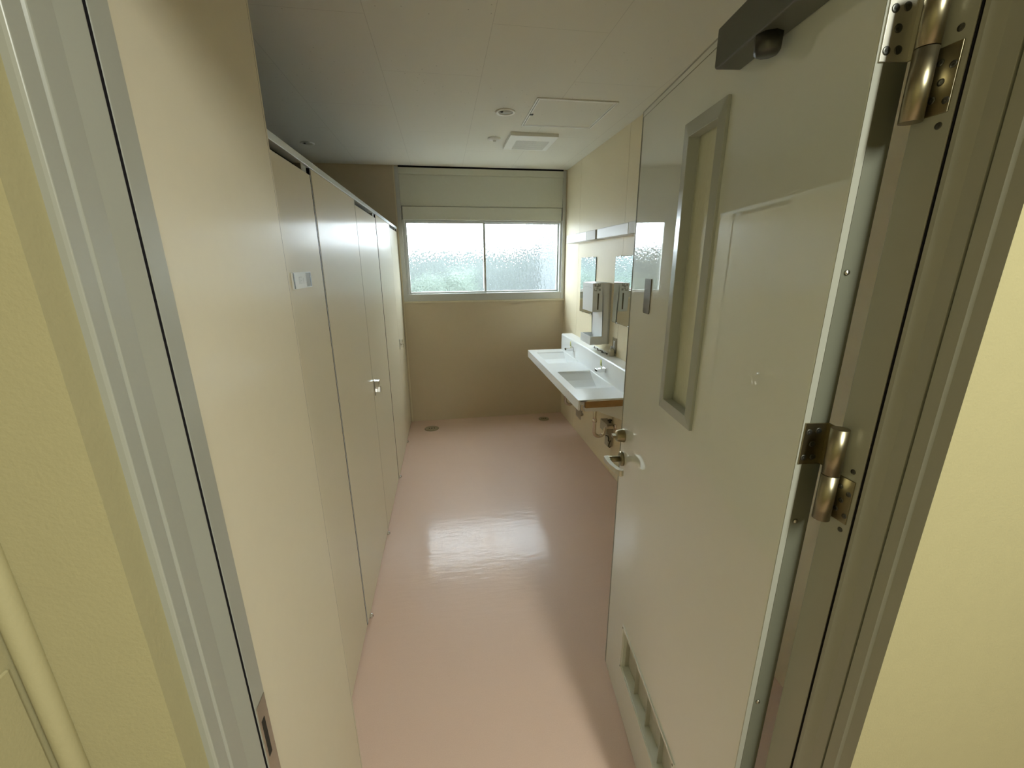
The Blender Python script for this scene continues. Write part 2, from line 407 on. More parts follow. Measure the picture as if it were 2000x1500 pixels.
def sash(x0, x1, y, nm):
    bm = B(); t = 0.022; z0, z1 = 1.357, 2.048
    for q in ((x0, x0+t, z0, z1), (x1-t, x1, z0, z1)):
        box(bm, q[0], q[1], y, y+0.028, q[2], q[3])
    box(bm, x0+t, x1-t, y, y+0.028, z0, z0+0.018); box(bm, x0+t, x1-t, y, y+0.028, z1-0.018, z1)
    s = wpar(obj(nm, bm, m_alu, bevel=0.0015))
    bm = B(); box(bm, x0+t-0.002, x1-t+0.002, y+0.011, y+0.016, z0+0.016, z1-0.016)
    g = obj('glass_pane', bm, m_frost); g.parent = s
    g.matrix_parent_inverse = s.matrix_parent_inverse.inverted() @ Matrix.Identity(4) if False else Matrix.Identity(4)
    return s
s1 = sash(-0.336, 0.449, YD+0.030, 'sash')
s2 = sash(0.427, 1.222, YD+0.062, 'sash')
bm = B(); box(bm, 0.428, 0.446, YD+0.014, YD+0.030, 1.655, 1.72)
tube(bm, [(0.434, YD+0.012, 1.66), (0.422, YD+0.008, 1.665), (0.414, YD+0.008, 1.68), (0.413, YD+0.008, 1.70), (0.420, YD+0.009, 1.715)], 0.004, n=8)
cl = wpar(obj('crescent_latch', bm, m_brushed, bevel=0.001))
bm = B(); box(bm, -0.352, 1.232, YD-0.003, YD+0.06, 2.513, 2.5275)
wpar(obj('top_gap', bm, m_dark))
bm = B(); box(bm, WX0, XR, YD-0.012, YD+0.01, WZ0-0.018, WZ0)
struct(obj('trim_4', bm, m_seal, bevel=0.002), 'thin cream sill strip below the window', 'trim')
bm = B(); box(bm, XR-0.004, XR, YD-0.004, YD, 0, WZ0); box(bm, WX0-0.012, WX0, YD-0.005, YD, 0, H)
struct(obj('trim_5', bm, m_seal), None, 'trim')

# ------------------------------------------------------------------ cubicle front
GAP = 0.008
part = empty('toilet_partition', (-0.43, 2.7, 0)); tag(part, 'long glossy cream toilet partition with three flush doors under a pale metal head rail', 'toilet partition')
def onrun(name, y, bm, mats, bevel, label=None):
    """a part of the partition; local +Y along the run, face at x=0, thickness to -x"""
    o = obj(name, bm, mats, part, bevel=bevel, label=label)
    o.matrix_parent_inverse = Matrix.Translation(-part.location)
    o.location = (xs(y), y, 0); o.rotation_euler = (0, 0, -0.0085)
    return o
def stall_panel(y0, y1, foot_y, label=None, z0=0.015):
    L_ = y1-y0
    bm = B(); box(bm, -0.04, 0.0, GAP/2, L_-GAP/2, z0, HT-0.0225)
    e = onrun('fixed_panel', y0, bm, m_stall, 0.0012, label)
    bm = B(); box(bm, -0.036, -0.004, 0.01, L_-0.01, 0.0, z0)
    obj('plinth', bm, m_edge, e)
    for sy_ in ((-GAP/2-0.001, GAP/2+0.0005), (L_-GAP/2-0.0005, L_+GAP/2+0.001)):
        bm = B(); box(bm, -0.0395, -0.0014, sy_[0], sy_[1], z0, HT-0.023)
        obj('joint_shade', bm, m_dark, e)  # black fill stands for the shade in the open joint
    for fy in foot_y:
        bm = B(); lathe(bm, (0.009, fy, 0.0155), [(0.0, -0.009), (0.010, -0.009), (0.0125, -0.004), (0.0125, 0.003), (0.010, 0.006), (0.0, 0.006)], 'x', 18)
        lathe(bm, (0.0156, fy, 0.0155), [(0.0, 0), (0.004, 0), (0.004, 0.0006), (0.0, 0.0006)], 'x', 12, 1)
        obj('foot_bolt', bm, [m_chrome, m_darkmark], e)
    return e
def stall_door(y0, y1, label, z0=0.018):
    L_ = y1-y0
    bm = B(); box(bm, -0.036, -0.001, 0.005, L_-0.005, z0, HT-0.045)
    e = onrun('cubicle_door', y0, bm, m_stall, 0.0012, label)
    bm = B()
    box(bm, -0.028, -0.006, L_-0.075, L_-0.02, HT-0.045, HT-0.022)
    obj('top_pivot', bm, m_brushed, e, bevel=0.001)
    bm = B(); box(bm, -0.040, -0.030, 0.004, L_-0.004, HT-0.046, HT-0.0235)
    obj('gap_shade', bm, m_dark, e)  # black strip stands for the dark cubicle interior behind the gap
    return e
d1 = stall_door(1.226, 1.672, 'narrow cream cubicle door with a small sign plate')
d2 = stall_door(2.418, 3.082, 'cream cubicle door with a chrome lever latch')
d3 = stall_door(3.835, 4.340, 'farthest cream cubicle door, beside the window wall')
p1 = stall_panel(1.680, 2.415, [0.045, 0.70])
p2 = stall_panel(3.090, 3.832, [0.03, 0.72])
p3 = stall_panel(4.343, 4.389, [])
p0 = stall_panel(1.028, 1.222, [])
# bright edge strip in the wide joint beside the first door
bm = B(); box(bm, -0.03, -0.0006, -0.0055, -0.0025, 0.02, HT-0.0225)
obj('edge_strip', bm, m_rail, p1, bevel=0.0004)
bm = B(); box(bm, -0.0395, -0.0016, -0.0125, -0.0056, 0.02, HT-0.023)
obj('joint_shade', bm, m_dark, p1)  # more black fill for the shade of the wide joint
bm = B(); box(bm, -0.045, 0.003, 0, 3.361, HT-0.022, HT)
onrun('head_rail', 1.028, bm, m_rail, 0.0015, 'pale metal head rail')
# latches
def latch(par_, y, z):
    bm = B()
    box(bm, -0.001, 0.004, y-0.016, y+0.016, z-0.045, z+0.045)
    obj('latch_plate', bm, m_brushed, par_, bevel=0.0015)
    bm = B()
    prism(bm, [(y-0.012, z+0.008), (y+0.020, z+0.018), (y+0.026, z+0.040), (y-0.010, z+0.040)], 'x', 0.004, 0.026)
    cyl(bm, (0.003, y+0.004, z+0.0), (0.016, y+0.004, z+0.0), 0.009)
    prism(bm, [(y-0.002, z-0.028), (y+0.020, z-0.036), (y+0.034, z-0.006), (y+0.010, z+0.004)], 'x', 0.004, 0.030)
    obj('latch_lever', bm, m_chrome, par_, bevel=0.001)
latch(d2, 0.035, 0.955)
latch(d3, 0.035, 0.950)
bm = B(); box(bm, -0.0015, 0.002, 0.024, 0.048, 0.895, 0.965); box(bm, 0.002, 0.0028, 0.031, 0.041, 0.925, 0.950, 1)
cyl(bm, (0.002, 0.036, 0.958), (0.004, 0.036, 0.958), 0.004, mi=2); cyl(bm, (0.002, 0.036, 0.918), (0.006, 0.036, 0.918), 0.006, mi=2)
obj('recessed_latch', bm, [m_brushed, m_screw, m_chrome], d1, bevel=0.0006)
# sliding sign on the first door
bm = B(); box(bm, -0.0015, 0.003, 0.117, 0.290, 1.580, 1.628)
box(bm, 0.0029, 0.0034, 0.120, 0.130, 1.581, 1.627, 1); box(bm, 0.0029, 0.0034, 0.238, 0.286, 1.583, 1.625, 2)
box(bm, 0.0033, 0.0038, 0.276, 0.286, 1.583, 1.625, 1)
for k, (yy, w) in enumerate(((0.168, 0.004), (0.180, 0.003), (0.192, 0.003), (0.206, 0.004))):
    box(bm, 0.0029, 0.0033, yy, yy+w, 1.593, 1.614-0.003*(k % 2), 3)
box(bm, 0.0029, 0.0033, 0.168, 0.196, 1.612, 1.615, 3); box(bm, 0.0029, 0.0033, 0.180, 0.195, 1.602, 1.604, 3)
obj('sign_plate', bm, [m_plastic, m_screw, m_greyprint, m_plastic2], d1, label='small sliding occupancy sign, white with grey ends')

# ------------------------------------------------------------------ entrance door leaf
DA = (0.608, 1.318, 0.0); DR = math.atan2(-0.9935, -0.114)
door = empty('door_1', DA, DR); struct(door, 'grey gloss door standing open with a narrow vision pane', 'door')
# local: +X from the free edge to the hinge edge, -Y faces the camera, leaf y 0..0.04
DW, DH, DZ = 0.822, 2.071, 0.006
gx0, gx1, gz0, gz1 = 0.345, 0.480, 1.300, 1.922
lx0, lx1, lz0, lz1 = 0.187, 0.612, 0.200, 0.375
def grid_leaf(bm, holes, y0, y1):
    X = sorted({0, DW} | {h[0] for h in holes} | {h[1] for h in holes})
    Zs = sorted({DZ, DH} | {h[2] for h in holes} | {h[3] for h in holes})
    def inh(x, z): return any(h[0] < x < h[1] and h[2] < z < h[3] for h in holes)
    nx, nz_ = len(X)-1, len(Zs)-1
    vs = {}
    def V(i, j, k):
        if (i, j, k) not in vs: vs[(i, j, k)] = bm.verts.new((X[i], (y0, y1)[k], Zs[j]))
        return vs[(i, j, k)]
    solid = [[not inh((X[i]+X[i+1])/2, (Zs[j]+Zs[j+1])/2) for j in range(nz_)] for i in range(nx)]
    for i in range(nx):
        for j in range(nz_):
            if not solid[i][j]: continue
            bm.faces.new((V(i,j,0), V(i+1,j,0), V(i+1,j+1,0), V(i,j+1,0)))
            bm.faces.new((V(i,j,1), V(i,j+1,1), V(i+1,j+1,1), V(i+1,j,1)))
            for di, dj, e0, e1 in ((-1,0,(i,j),(i,j+1)), (1,0,(i+1,j),(i+1,j+1)), (0,-1,(i,j),(i+1,j)), (0,1,(i,j+1),(i+1,j+1))):
                a, b = i+di, j+dj
                if not (0 <= a < nx and 0 <= b < nz_ and solid[a][b]):
                    bm.faces.new((V(*e0,0), V(*e1,0), V(*e1,1), V(*e0,1)))
bm = B(); grid_leaf(bm, [(gx0, gx1, gz0, gz1), (lx0, lx1, lz0, lz1)], 0.0, 0.04)
obj('door_leaf', bm, m_door, door, bevel=0.0012)
# light edge strips round the leaf
bm = B(); box(bm, -0.0025, 0.0, -0.001, 0.041, DZ, DH+0.003); box(bm, 0, DW, -0.001, 0.041, DH, DH+0.003)
obj('edge_trim', bm, m_steel, door, bevel=0.0008)
bm = B(); box(bm, 0.0, DW, -0.0005, 0.0005, DH-0.0145, DH-0.0132); box(bm, 0.0035, 0.0050, -0.0005, 0.0005, DZ, DH-0.0145)
obj('skin_joint', bm, m_edge_dk, door)
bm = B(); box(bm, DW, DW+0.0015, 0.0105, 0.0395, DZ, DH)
obj('hinge_edge', bm, m_edge_dk, door, bevel=0.0005)  # edge face coloured dark so it looks unlit
bm = B(); box(bm, DW, DW+0.0012, 0.0002, 0.0104, DZ, DH)
obj('edge_strip', bm, m_steel, door, bevel=0.0004)
for z_ in (0.42, 0.875, 1.255, 1.635):
    bm = B(); lathe(bm, (DW+0.002, 0.018, z_), [(0, 0), (0.004, 0), (0.003, 0.0018), (0, 0.002)], 'x', 12)
    obj('edge_screw', bm, m_brushed, door)
# vision pane trim (picture-frame moulding) and pane
bm = B()
o0, o1, q0, q1 = 0.317, 0.500, 1.2745, 1.950
def ring(bm, a, b, c, d, e, f, g, h, y0, y1):
    # outer rect (a,b,c,d) at y0, inner rect (e,f,g,h) at y1 : sloping moulding + flat outer rim to the leaf
    O = [(a, c), (b, c), (b, d), (a, d)]; I = [(e, g), (f, g), (f, h), (e, h)]
    vo = [bm.verts.new((x, 0.0, z)) for x, z in O]; v1 = [bm.verts.new((x, y0, z)) for x, z in O]
    v2 = [bm.verts.new((x, y1, z)) for x, z in I]; v3 = [bm.verts.new((x, 0.016, z)) for x, z in I]
    v4 = [bm.verts.new((x, 0.016, z)) for x, z in [(gx0, gz0), (gx1, gz0), (gx1, gz1), (gx0, gz1)]]
    v5 = [bm.verts.new((x, 0.0, z)) for x, z in [(gx0, gz0), (gx1, gz0), (gx1, gz1), (gx0, gz1)]]
    for A_, B_ in ((vo, v1), (v1, v2), (v2, v3), (v3, v4), (v4, v5), (v5, vo)):
        for i in range(4): bm.faces.new((A_[i], A_[(i+1) % 4], B_[(i+1) % 4], B_[i]))
ring(bm, o0, o1, q0, q1, gx0+0.004, gx1-0.004, gz0+0.004, gz1-0.004, -0.0065, -0.010)
obj('vision_trim', bm, m_doorglassframe, door, bevel=0.001)
bm = B(); box(bm, gx0, gx1, 0.019, 0.024, gz0, gz1)
obj('vision_pane', bm, m_vis, door, label='figured frosted glass pane')
bm = B(); box(bm, gx0, gx0+0.004, 0.0245, 0.04, gz0, gz1); box(bm, gx1-0.004, gx1, 0.0245, 0.04, gz0, gz1)
obj('pane_bead', bm, m_steel, door)
# louvre at the foot of the door: trim, recessed blades
bm = B()
O = (0.177, 0.623, 0.190, 0.385)
for b4 in ((O[0], O[1], lz1, O[3]), (O[0], O[1], O[2], lz0), (O[0], lx0, lz0, lz1), (lx1, O[1], lz0, lz1)):
    box(bm, b4[0], b4[1], -0.004, 0.002, b4[2], b4[3])
for b4 in ((lx0, lx1, lz1-0.003, lz1), (lx0, lx1, lz0, lz0+0.003), (lx0, lx0+0.003, lz0, lz1), (lx1-0.003, lx1, lz0, lz1)):
    box(bm, b4[0], b4[1], 0.0, 0.03, b4[2], b4[3])
lv = obj('louvre_trim', bm, m_door, door, bevel=0.001)
bm = B()
for k in range(4):
    x0_ = lx0+0.003+k*0.105
    prism(bm, [(x0_, 0.026), (x0_+0.1045, 0.033), (x0_+0.1045, 0.036), (x0_, 0.029)], 'z', lz0+0.003, lz1-0.003)
    box(bm, x0_+0.0, x0_+0.0025, 0.012, 0.034, lz0+0.003, lz1-0.003)
obj('louvre_blades', bm, m_louv, lv, bevel=0.0006)
for (x_, z_) in ((0.184, 0.376), (0.184, 0.199), (0.617, 0.376), (0.617, 0.199)):
    bm = B(); lathe(bm, (x_-(0 if x_ < .4 else 0), -0.004, z_), [(0, -0.0012), (0.0028, -0.0008), (0.0034, 0), (0, 0)], 'y', 12)
    obj('louvre_screw', bm, m_screw, lv)
# thumb-turn
bm = B()
lathe(bm, (0.030, 0, 1.063), [(0, 0.0), (0.024, 0.0), (0.024, -0.003), (0.019, -0.026), (0.0135, -0.030), (0, -0.030)], 'y', 28)
box(bm, 0.019, 0.041, -0.042, -0.029, 1.058, 1.068)
obj('thumb_turn', bm, m_bronze, door, bevel=0.0008)
# lever handle
bm = B()
lathe(bm, (0.033, 0, 0.975), [(0, 0.0), (0.026, 0.0), (0.026, -0.007), (0.023, -0.010), (0, -0.010)], 'y', 28)
cyl(bm, (0.033, -0.009, 0.975), (0.033, -0.050, 0.975), 0.0105)
hr = obj('lever_rose', bm, m_bronze, door)
bm = B()
# lever bar sweeps from the spindle towards the hinge side, bowed, rounded end turned back to the leaf
out = []
prof = [(0.022, -0.062), (0.026, -0.066), (0.050, -0.066), (0.090, -0.062), (0.125, -0.052), (0.138, -0.044)]
inn = [(0.134, -0.028), (0.118, -0.036), (0.088, -0.046), (0.055, -0.050), (0.040, -0.047), (0.022, -0.047)]
prism(bm, prof+inn, 'z', 0.9655, 0.9845)
cyl(bm, (0.134, -0.037, 0.964), (0.134, -0.037, 0.986), 0.0095)
obj('lever', bm, m_satin, hr, bevel=0.002, seg=3)
# smoked plate
bm = B(); prism(bm, [(0.126, 1.508), (0.130, 1.504), (0.172, 1.504), (0.176, 1.508), (0.176, 1.604), (0.126, 1.604)], 'y', -0.0025, 0.0)
obj('finger_plate', bm, m_dkpla, door, bevel=0.0008, label='small dark smoked plate with rounded corners')
# door closer
cb_ = None
bm = B(); prism(bm, [(0.515, 1.984), (0.520, 1.980), (0.790, 1.980), (0.790, 2.044), (0.515, 2.044)], 'y', -0.047, 0.0)
cb_ = obj('door_closer', bm, m_closer, door, bevel=0.004, seg=3, label='dark grey overhead door closer')
bm = B(); lathe(bm, (0.640, -0.026, 1.980), [(0, 0.0), (0.020, 0.0), (0.019, -0.022), (0.015, -0.026), (0, -0.026)], 'z', 8)
obj('closer_spindle', bm, m_screw, cb_)
bm = B(); box(bm, 0.62, 0.80, -0.034, -0.018, 2.046, 2.052); cyl(bm, (0.64, -0.026, 2.043), (0.64, -0.026, 2.056), 0.012)
obj('closer_arm', bm, m_closer, cb_, bevel=0.001)
# hinges
def hinge(zc, zmat):
    # leaf let into the hinge edge of the door, web and upper knuckle
    xk, yk = 0.8575, 0.0275
    bm = B(); box(bm, DW-0.001, DW+0.0032, 0.003, 0.0385, zc, zc+0.066)
    prism(bm, [(DW+0.001, 0.0360), (xk, 0.0365), (xk, 0.0387), (DW+0.001, 0.0385)], 'z', zc, zc+0.066)
    h = obj('hinge', bm, zmat, door, bevel=0.0004)
    bm = B(); cyl(bm, (xk, yk, zc+0.0005), (xk, yk, zc+0.070), 0.0112, n=28)
    obj('hinge_knuckle', bm, m_bronze, h)
    for (dy, dz) in ((0.010, 0.052), (0.024, 0.054), (0.018, 0.033), (0.009, 0.011), (0.023, 0.012)):
        bm = B(); lathe(bm, (DW+0.0032, dy, zc+dz), [(0, 0), (0.0048, 0), (0.0042, 0.0008), (0.0016, 0.0002), (0, 0.0002)], 'x', 16)
        obj('hinge_screw', bm, m_screw, h)
def frame_hinge(zc):
    xk, yk = 0.5375, 0.463
    bm = B(); box(bm, 0.5502, 0.5528, 0.4365, 0.474, zc-0.068, zc-0.001)
    prism(bm, [(0.5515, 0.4715), (0.5515, 0.4742), (xk, 0.4742), (xk, 0.4718)], 'z', zc-0.068, zc-0.001)
    h = par(obj('hinge_plate', bm, m_bronze, bevel=0.0004))
    bm = B(); cyl(bm, (xk, yk, zc-0.072), (xk, yk, zc-0.0005), 0.0112, n=28)
    k = obj('hinge_knuckle', bm, m_bronze, h)
    for (y_, dz) in ((0.455, -0.016), (0.4415, -0.022), (0.450, -0.036), (0.4405, -0.056), (0.455, -0.052), (0.444, 0.012), (0.443, -0.080)):
        bm = B(); lathe(bm, (0.5502 if -0.07 < dz < 0 else 0.552, y_, zc+dz), [(0, 0), (0.0038, 0), (0.0034, -0.0007), (0.0012, -0.0002), (0, -0.0002)], 'x', 14)
        obj('hinge_screw', bm, m_screw, h)
for z_ in (0.25, 1.355, 1.873):
    hinge(z_, m_bronze if z_ < 1.6 else m_satin)
    frame_hinge(z_)

# ------------------------------------------------------------------ basin counter
cnt = empty('basin_counter', (1.27, 3.24, 0.80)); tag(cnt, 'white wall-hung counter with two moulded basins and a raised splash ledge', 'sink')
def cpar(o, p=cnt):
    o.parent = p
    if p is cnt: o.matrix_parent_inverse = Matrix.Translation(-cnt.location)
    return o
CX0, CX1, CY0, CY1, CZ = 0.815, 1.160, 2.425, 4.062, 0.810
bowls = [(0.875, 1.150, 2.672, 3.155), (0.875, 1.150, 3.452, 3.935)]
bm = B()
X = [CX0, 0.875, 1.150, CX1]; Y = [CY0, 2.672, 3.155, 3.452, 3.935, CY1]
vt = {}
def tv(x, y, z):
    k = (round(x, 4), round(y, 4), round(z, 4))
    if k not in vt: vt[k] = bm.verts.new((x, y, z))
    return vt[k]
for i in range(3):
    for j in range(5):
        if i == 1 and j in (1, 3): continue
        bm.faces.new((tv(X[i], Y[j], CZ), tv(X[i+1], Y[j], CZ), tv(X[i+1], Y[j+1], CZ), tv(X[i], Y[j+1], CZ)))
def bowl_rings(b):
    x0, x1, y0, y1 = b
    # (inset front, inset back, inset near, inset far, z)
    st = [(0, 0, 0, 0, CZ), (0.006, 0.002, 0.006, 0.010, CZ-0.012), (0.022, 0.004, 0.025, 0.085, CZ-0.055), (0.034, 0.008, 0.045, 0.17, CZ-0.085), (0.055, 0.02, 0.075, 0.235, CZ-0.098)]
    rings = []
    for a, c, d, e, z in st:
        r = []
        xa, xb, ya, yb = x0+a, x1-c, y0+d, y1-e
        if z == CZ:
            r = [tv(xa, ya, z), tv(xb, ya, z), tv(xb, yb, z), tv(xa, yb, z)]
        else:
            r = [bm.verts.new(q) for q in ((xa, ya, z), (xb, ya, z), (xb, yb, z), (xa, yb, z))]
        rings.append(r)
    for A_, B_ in zip(rings[:-1], rings[1:]):
        for i in range(4):
            bm.faces.new((A_[i], A_[(i+1) % 4], B_[(i+1) % 4], B_[i]))
    bm.faces.new(rings[-1])
for b in bowls: bowl_rings(b)
# front apron, ends, splash back with ledge
box(bm, CX0, CX0+0.014, CY0, CY1, 0.740, CZ-0.0001)
for yy in (CY0, CY1-0.012):
    box(bm, CX0+0.014, XR-0.001, yy, yy+0.012, CZ-0.014, CZ-0.0001)
box(bm, CX0+0.014, 0.874, CY0, CY1, CZ-0.014, CZ-0.0002)
prism(bm, [(CX1, CZ-0.02), (CX1, 0.957), (CX1+0.006, 0.966), (XR-0.0005, 0.966), (XR-0.0005, CZ-0.02)], 'y', CY0, CY1)
# bowl undersides
ct = cpar(obj('counter_top', bm, m_white, bevel=0.004, seg=3))
for b in bowls:
    bm = B(); box(bm, b[0]+0.03, b[1]-0.0, b[2]+0.03, b[3]-0.03, CZ-0.135, CZ-0.103)
    cpar(obj('basin_shell', bm, m_plastic, bevel=0.01, seg=3))
    bc = ((b[0]+b[1])/2+0.01, b[2]+0.18)
    bm = B(); lathe(bm, (bc[0], bc[1], CZ-0.0978), [(0, 0.001), (0.018, 0.001), (0.021, 0.0), (0, 0.0)], 'z', 24)
    cpar(obj('basin_drain', bm, m_chrome))
bm = B(); box(bm, 0.866, XR-0.002, CY0+0.004, CY0+0.028, 0.752, 0.795)
cpar(obj('end_rail', bm, m_wood, bevel=0.001, label='brown wooden rail under the near end'))
for yb in (2.452, 3.28, 3.99):
    bm = B(); prism(bm, [(0.862, 0.752), (XR-0.002, 0.752), (XR-0.002, 0.585), (0.960, 0.716), (0.872, 0.722)], 'y', yb, yb+0.03)
    cpar(obj('bracket', bm, m_plastic, bevel=0.002))
bm = B(); box(bm, 0.833, 0.837, CY0+0.006, CY0+0.10, 0.675, 0.775); cyl(bm, (0.837, 2.46, 0.70), (0.862, 2.46, 0.70), 0.008); cyl(bm, (0.85, 2.46, 0.69), (0.85, 2.46, 0.725), 0.006)
cpar(obj('front_clip', bm, m_brushed, bevel=0.001))

# spouts and stickers
def spout(yc, label):
    e = empty('spout_tap', (CX1, yc, 0.888)); tag(e, label, 'tap', 'spout taps over the basins')
    bm = B(); prism(bm, [(-0.072, -0.012), (-0.070, 0.006), (0.0, 0.013), (0.0, -0.016), (-0.05, -0.018)], 'y', -0.022, 0.022)
    obj('spout', bm, m_chrome, e, bevel=0.0025, seg=3)
    bm = B(); prism(bm, [(-0.004, -0.022), (0.0, -0.022), (0.0, 0.016), (-0.004, 0.016)], 'y', -0.027, 0.027)
    obj('wall_flange', bm, m_chrome, e, bevel=0.0015)
    bm = B(); box(bm, -0.0735, -0.0705, -0.019, 0.019, -0.010, 0.004)
    obj('outlet', bm, m_darkmark, e)
    return e
spout(2.868, 'chrome spout tap over the nearer basin')
spout(3.668, 'chrome spout tap over the farther basin')
def sticker(yc, zc, label):
    bm = B(); prism(bm, [(yc-0.020, zc-0.02), (yc+0.022, zc-0.02), (yc+0.022, zc+0.026), (yc+0.004, zc+0.026)], 'x', CX1-0.0009, CX1-0.0001)
    prism(bm, [(yc-0.014, zc-0.017), (yc+0.010, zc-0.017), (yc+0.008, zc+0.008), (yc+0.002, zc+0.014)], 'x', CX1-0.0013, CX1-0.0009, 1)
    tag(obj('sticker', bm, [m_yellow, m_green]), label, 'sticker', 'yellow stickers above the taps')
sticker(2.945, 0.916, 'yellow sticker on the splash back above the nearer tap')
sticker(3.735, 0.914, 'yellow sticker on the splash back above the farther tap')

# traps
def trap(dy, label):
    e = empty('drain_trap', (1.10, 2.87+dy, 0.36)); tag(e, label, 'pipe', 'chrome traps under the basins')
    def L_(x, z): return (x-1.10, 0, z-0.36)
    bm = B()
    pts = [L_(1.10, 0.675), L_(1.10, 0.50), L_(1.10, 0.40)]
    for k in range(1, 12):
        a = math.pi + math.pi*k/12*1.0
        pts.append(L_(1.142+0.042*math.cos(a), 0.395+0.042*math.sin(a)))
    pts += [L_(1.184, 0.40), L_(1.190, 0.413), L_(1.202, 0.420), L_(1.232, 0.420), L_(1.270, 0.420)]
    tube(bm, pts, 0.0135, n=16)
    obj('bend', bm, m_trap, e)
    for z_ in (0.487, 0.665):
        bm = B(); lathe(bm, L_(1.10, z_), [(0, -0.012), (0.018, -0.012), (0.019, 0.0), (0.0165, 0.012), (0, 0.012)], 'z', 20)
        obj('collar', bm, m_trap, e)
    bm = B(); lathe(bm, L_(1.2716, 0.42), [(0, 0), (0.024, 0), (0.020, -0.008), (0, -0.009)], 'x', 24)
    obj('wall_rose', bm, m_trap, e)
trap(0.0, 'chrome drain trap under the nearer basin')
trap(0.78, 'chrome drain trap under the farther basin')
# valve box
vb = empty('valve_box', (XR, 2.88, 0.36)); tag(vb, 'grey control box on the wall under the nearer basin', 'box')
def vpar(o): o.parent = vb; o.matrix_parent_inverse = Matrix.Translation(-vb.location); return o
bm = B(); box(bm, 1.213, XR-0.0006, 2.895, 3.04, 0.350, 0.432)
vpar(obj('box_body', bm, m_valve, bevel=0.003))
bm = B(); box(bm, 1.230, XR-0.0006, 2.90, 2.97, 0.240, 0.3495)
vpar(obj('lower_box', bm, m_valve, bevel=0.003))
bm = B(); cyl(bm, (1.250, 2.93, 0.433), (1.250, 2.93, 0.463), 0.010); cyl(bm, (1.232, 2.93, 0.453), (1.266, 2.93, 0.453), 0.008)
vpar(obj('stop_valve', bm, m_screw, bevel=0.001))
bm = B(); tube(bm, [(1.205, 2.893, 0.345), (1.222, 2.887, 0.340), (1.228, 2.885, 0.325), (1.228, 2.885, 0.300), (1.236, 2.887, 0.294)], 0.004, n=8)
tube(bm, [(1.248, 2.890, 0.30), (1.236, 2.885, 0.275), (1.232, 2.883, 0.255), (1.238, 2.883, 0.243), (1.25, 2.885, 0.248)], 0.0035, n=8)
vpar(obj('hose', bm, m_darkmark))

# ------------------------------------------------------------------ wall things on the right
def lamp(dy, label):
    e = empty('mirror_lamp', (XR, 3.277+dy, 1.86)); tag(e, label, 'lamp', 'box lamps above the mirrors')
    bm = B(); box(bm, -0.082, -0.0005, 0.228, 0.793, -0.036, 0.036)
    obj('diffuser', bm, m_lampdiff, e, bevel=0.004, seg=3)
    bm = B(); prism(bm, [(-0.082, 0.225), (-0.082, 0.018), (-0.064, 0.0), (-0.0005, 0.0), (-0.0005, 0.225)], 'z', -0.036, 0.036)
    obj('end_cap', bm, m_lampend, e, bevel=0.002)
    return e
lamp(0, 'long box lamp over the farther mirror, near the window')
lamp(-0.815, 'long box lamp over the nearer mirror, partly hidden by the open door')
def mirror(y0, y1, label):
    e = empty('wall_mirror', (XR, y0, 1.215)); tag(e, label, 'mirror', 'mirrors over the basins')
    bm = B(); box(bm, -0.006, -0.0005, 0, y1-y0, 0, 0.478)
    obj('backing', bm, m_darkmark, e)
    bm = B(); box(bm, -0.0068, -0.006, 0.0015, y1-y0-0.0015, 0.0015, 0.4765)
    obj('glass', bm, m_mirror, e)
    for yy in (0.07, y1-y0-0.10):
        for zz in (-0.004, 0.474):
            bm = B(); box(bm, -0.010, -0.0005, yy, yy+0.025, zz, zz+0.008)
            obj('clip', bm, m_chrome, e, bevel=0.0008)
    return e
mirror(3.452, 3.838, 'farther wall mirror, partly behind the white paper dispenser')
mirror(2.660, 3.045, 'nearer wall mirror, between the dispenser and the open door')

# paper towel dispenser
dp = empty('towel_dispenser', (XR, 3.095, 1.03)); tag(dp, 'white paper towel dispenser with an open tray, between the two mirrors', 'dispenser')
bm = B()
# side profile in (x, z), extruded along y; thin cheeks + body
prism(bm, [(-0.148, 0.256), (-0.152, 0.47), (-0.074, 0.474), (-0.074, 0.256)], 'y', 0.0, 0.235)
prism(bm, [(-0.0605, 0.0), (-0.0605, 0.474), (-0.074, 0.474), (-0.074, 0.256), (-0.0605, 0.07), (-0.0605, 0.0)][:4] + [(-0.060, 0.256)], 'y', 0.0, 0.235)
box(bm, -0.061, -0.018, 0.0, 0.235, 0.003, 0.474)
body = obj('housing', bm, m_plastic, dp, bevel=0.002)
bm = B(); box(bm, -0.0175, -0.0005, 0.004, 0.231, 0.0, 0.470)
obj('back_plate', bm, m_plastic2, dp, bevel=0.001)
bm = B()
box(bm, -0.157, -0.061, 0.0, 0.235, 0.0, 0.004); box(bm, -0.157, -0.154, 0.0, 0.235, 0.004, 0.068)
box(bm, -0.154, -0.061, 0.0, 0.003, 0.004, 0.064); box(bm, -0.154, -0.061, 0.232, 0.235, 0.004, 0.064)
obj('tray', bm, m_plastic, dp, bevel=0.001)
bm = B(); box(bm, -0.112, -0.101, -0.0008, 0.0002, 0.272, 0.395)
obj('level_slot', bm, m_dkpla, dp, label='narrow dark sight slot')
bm = B()
for (a, b, c, d) in ((-0.138,-0.128,0.446,0.462), (-0.124,-0.112,0.438,0.452), (-0.108,-0.092,0.446,0.458), (-0.140,-0.118,0.412,0.420), (-0.140,-0.136,0.42,0.432), (-0.122,-0.118,0.42,0.432), (-0.126,-0.108,0.428,0.434), (-0.106,-0.090,0.414,0.430), (-0.112,-0.106,0.440,0.466), (-0.098,-0.092,0.458,0.466)):
    box(bm, a, b, -0.0006, 0.0002, c, d)
obj('printed_marking', bm, m_greyprint, dp, label='grey printed marking on the dispenser side')
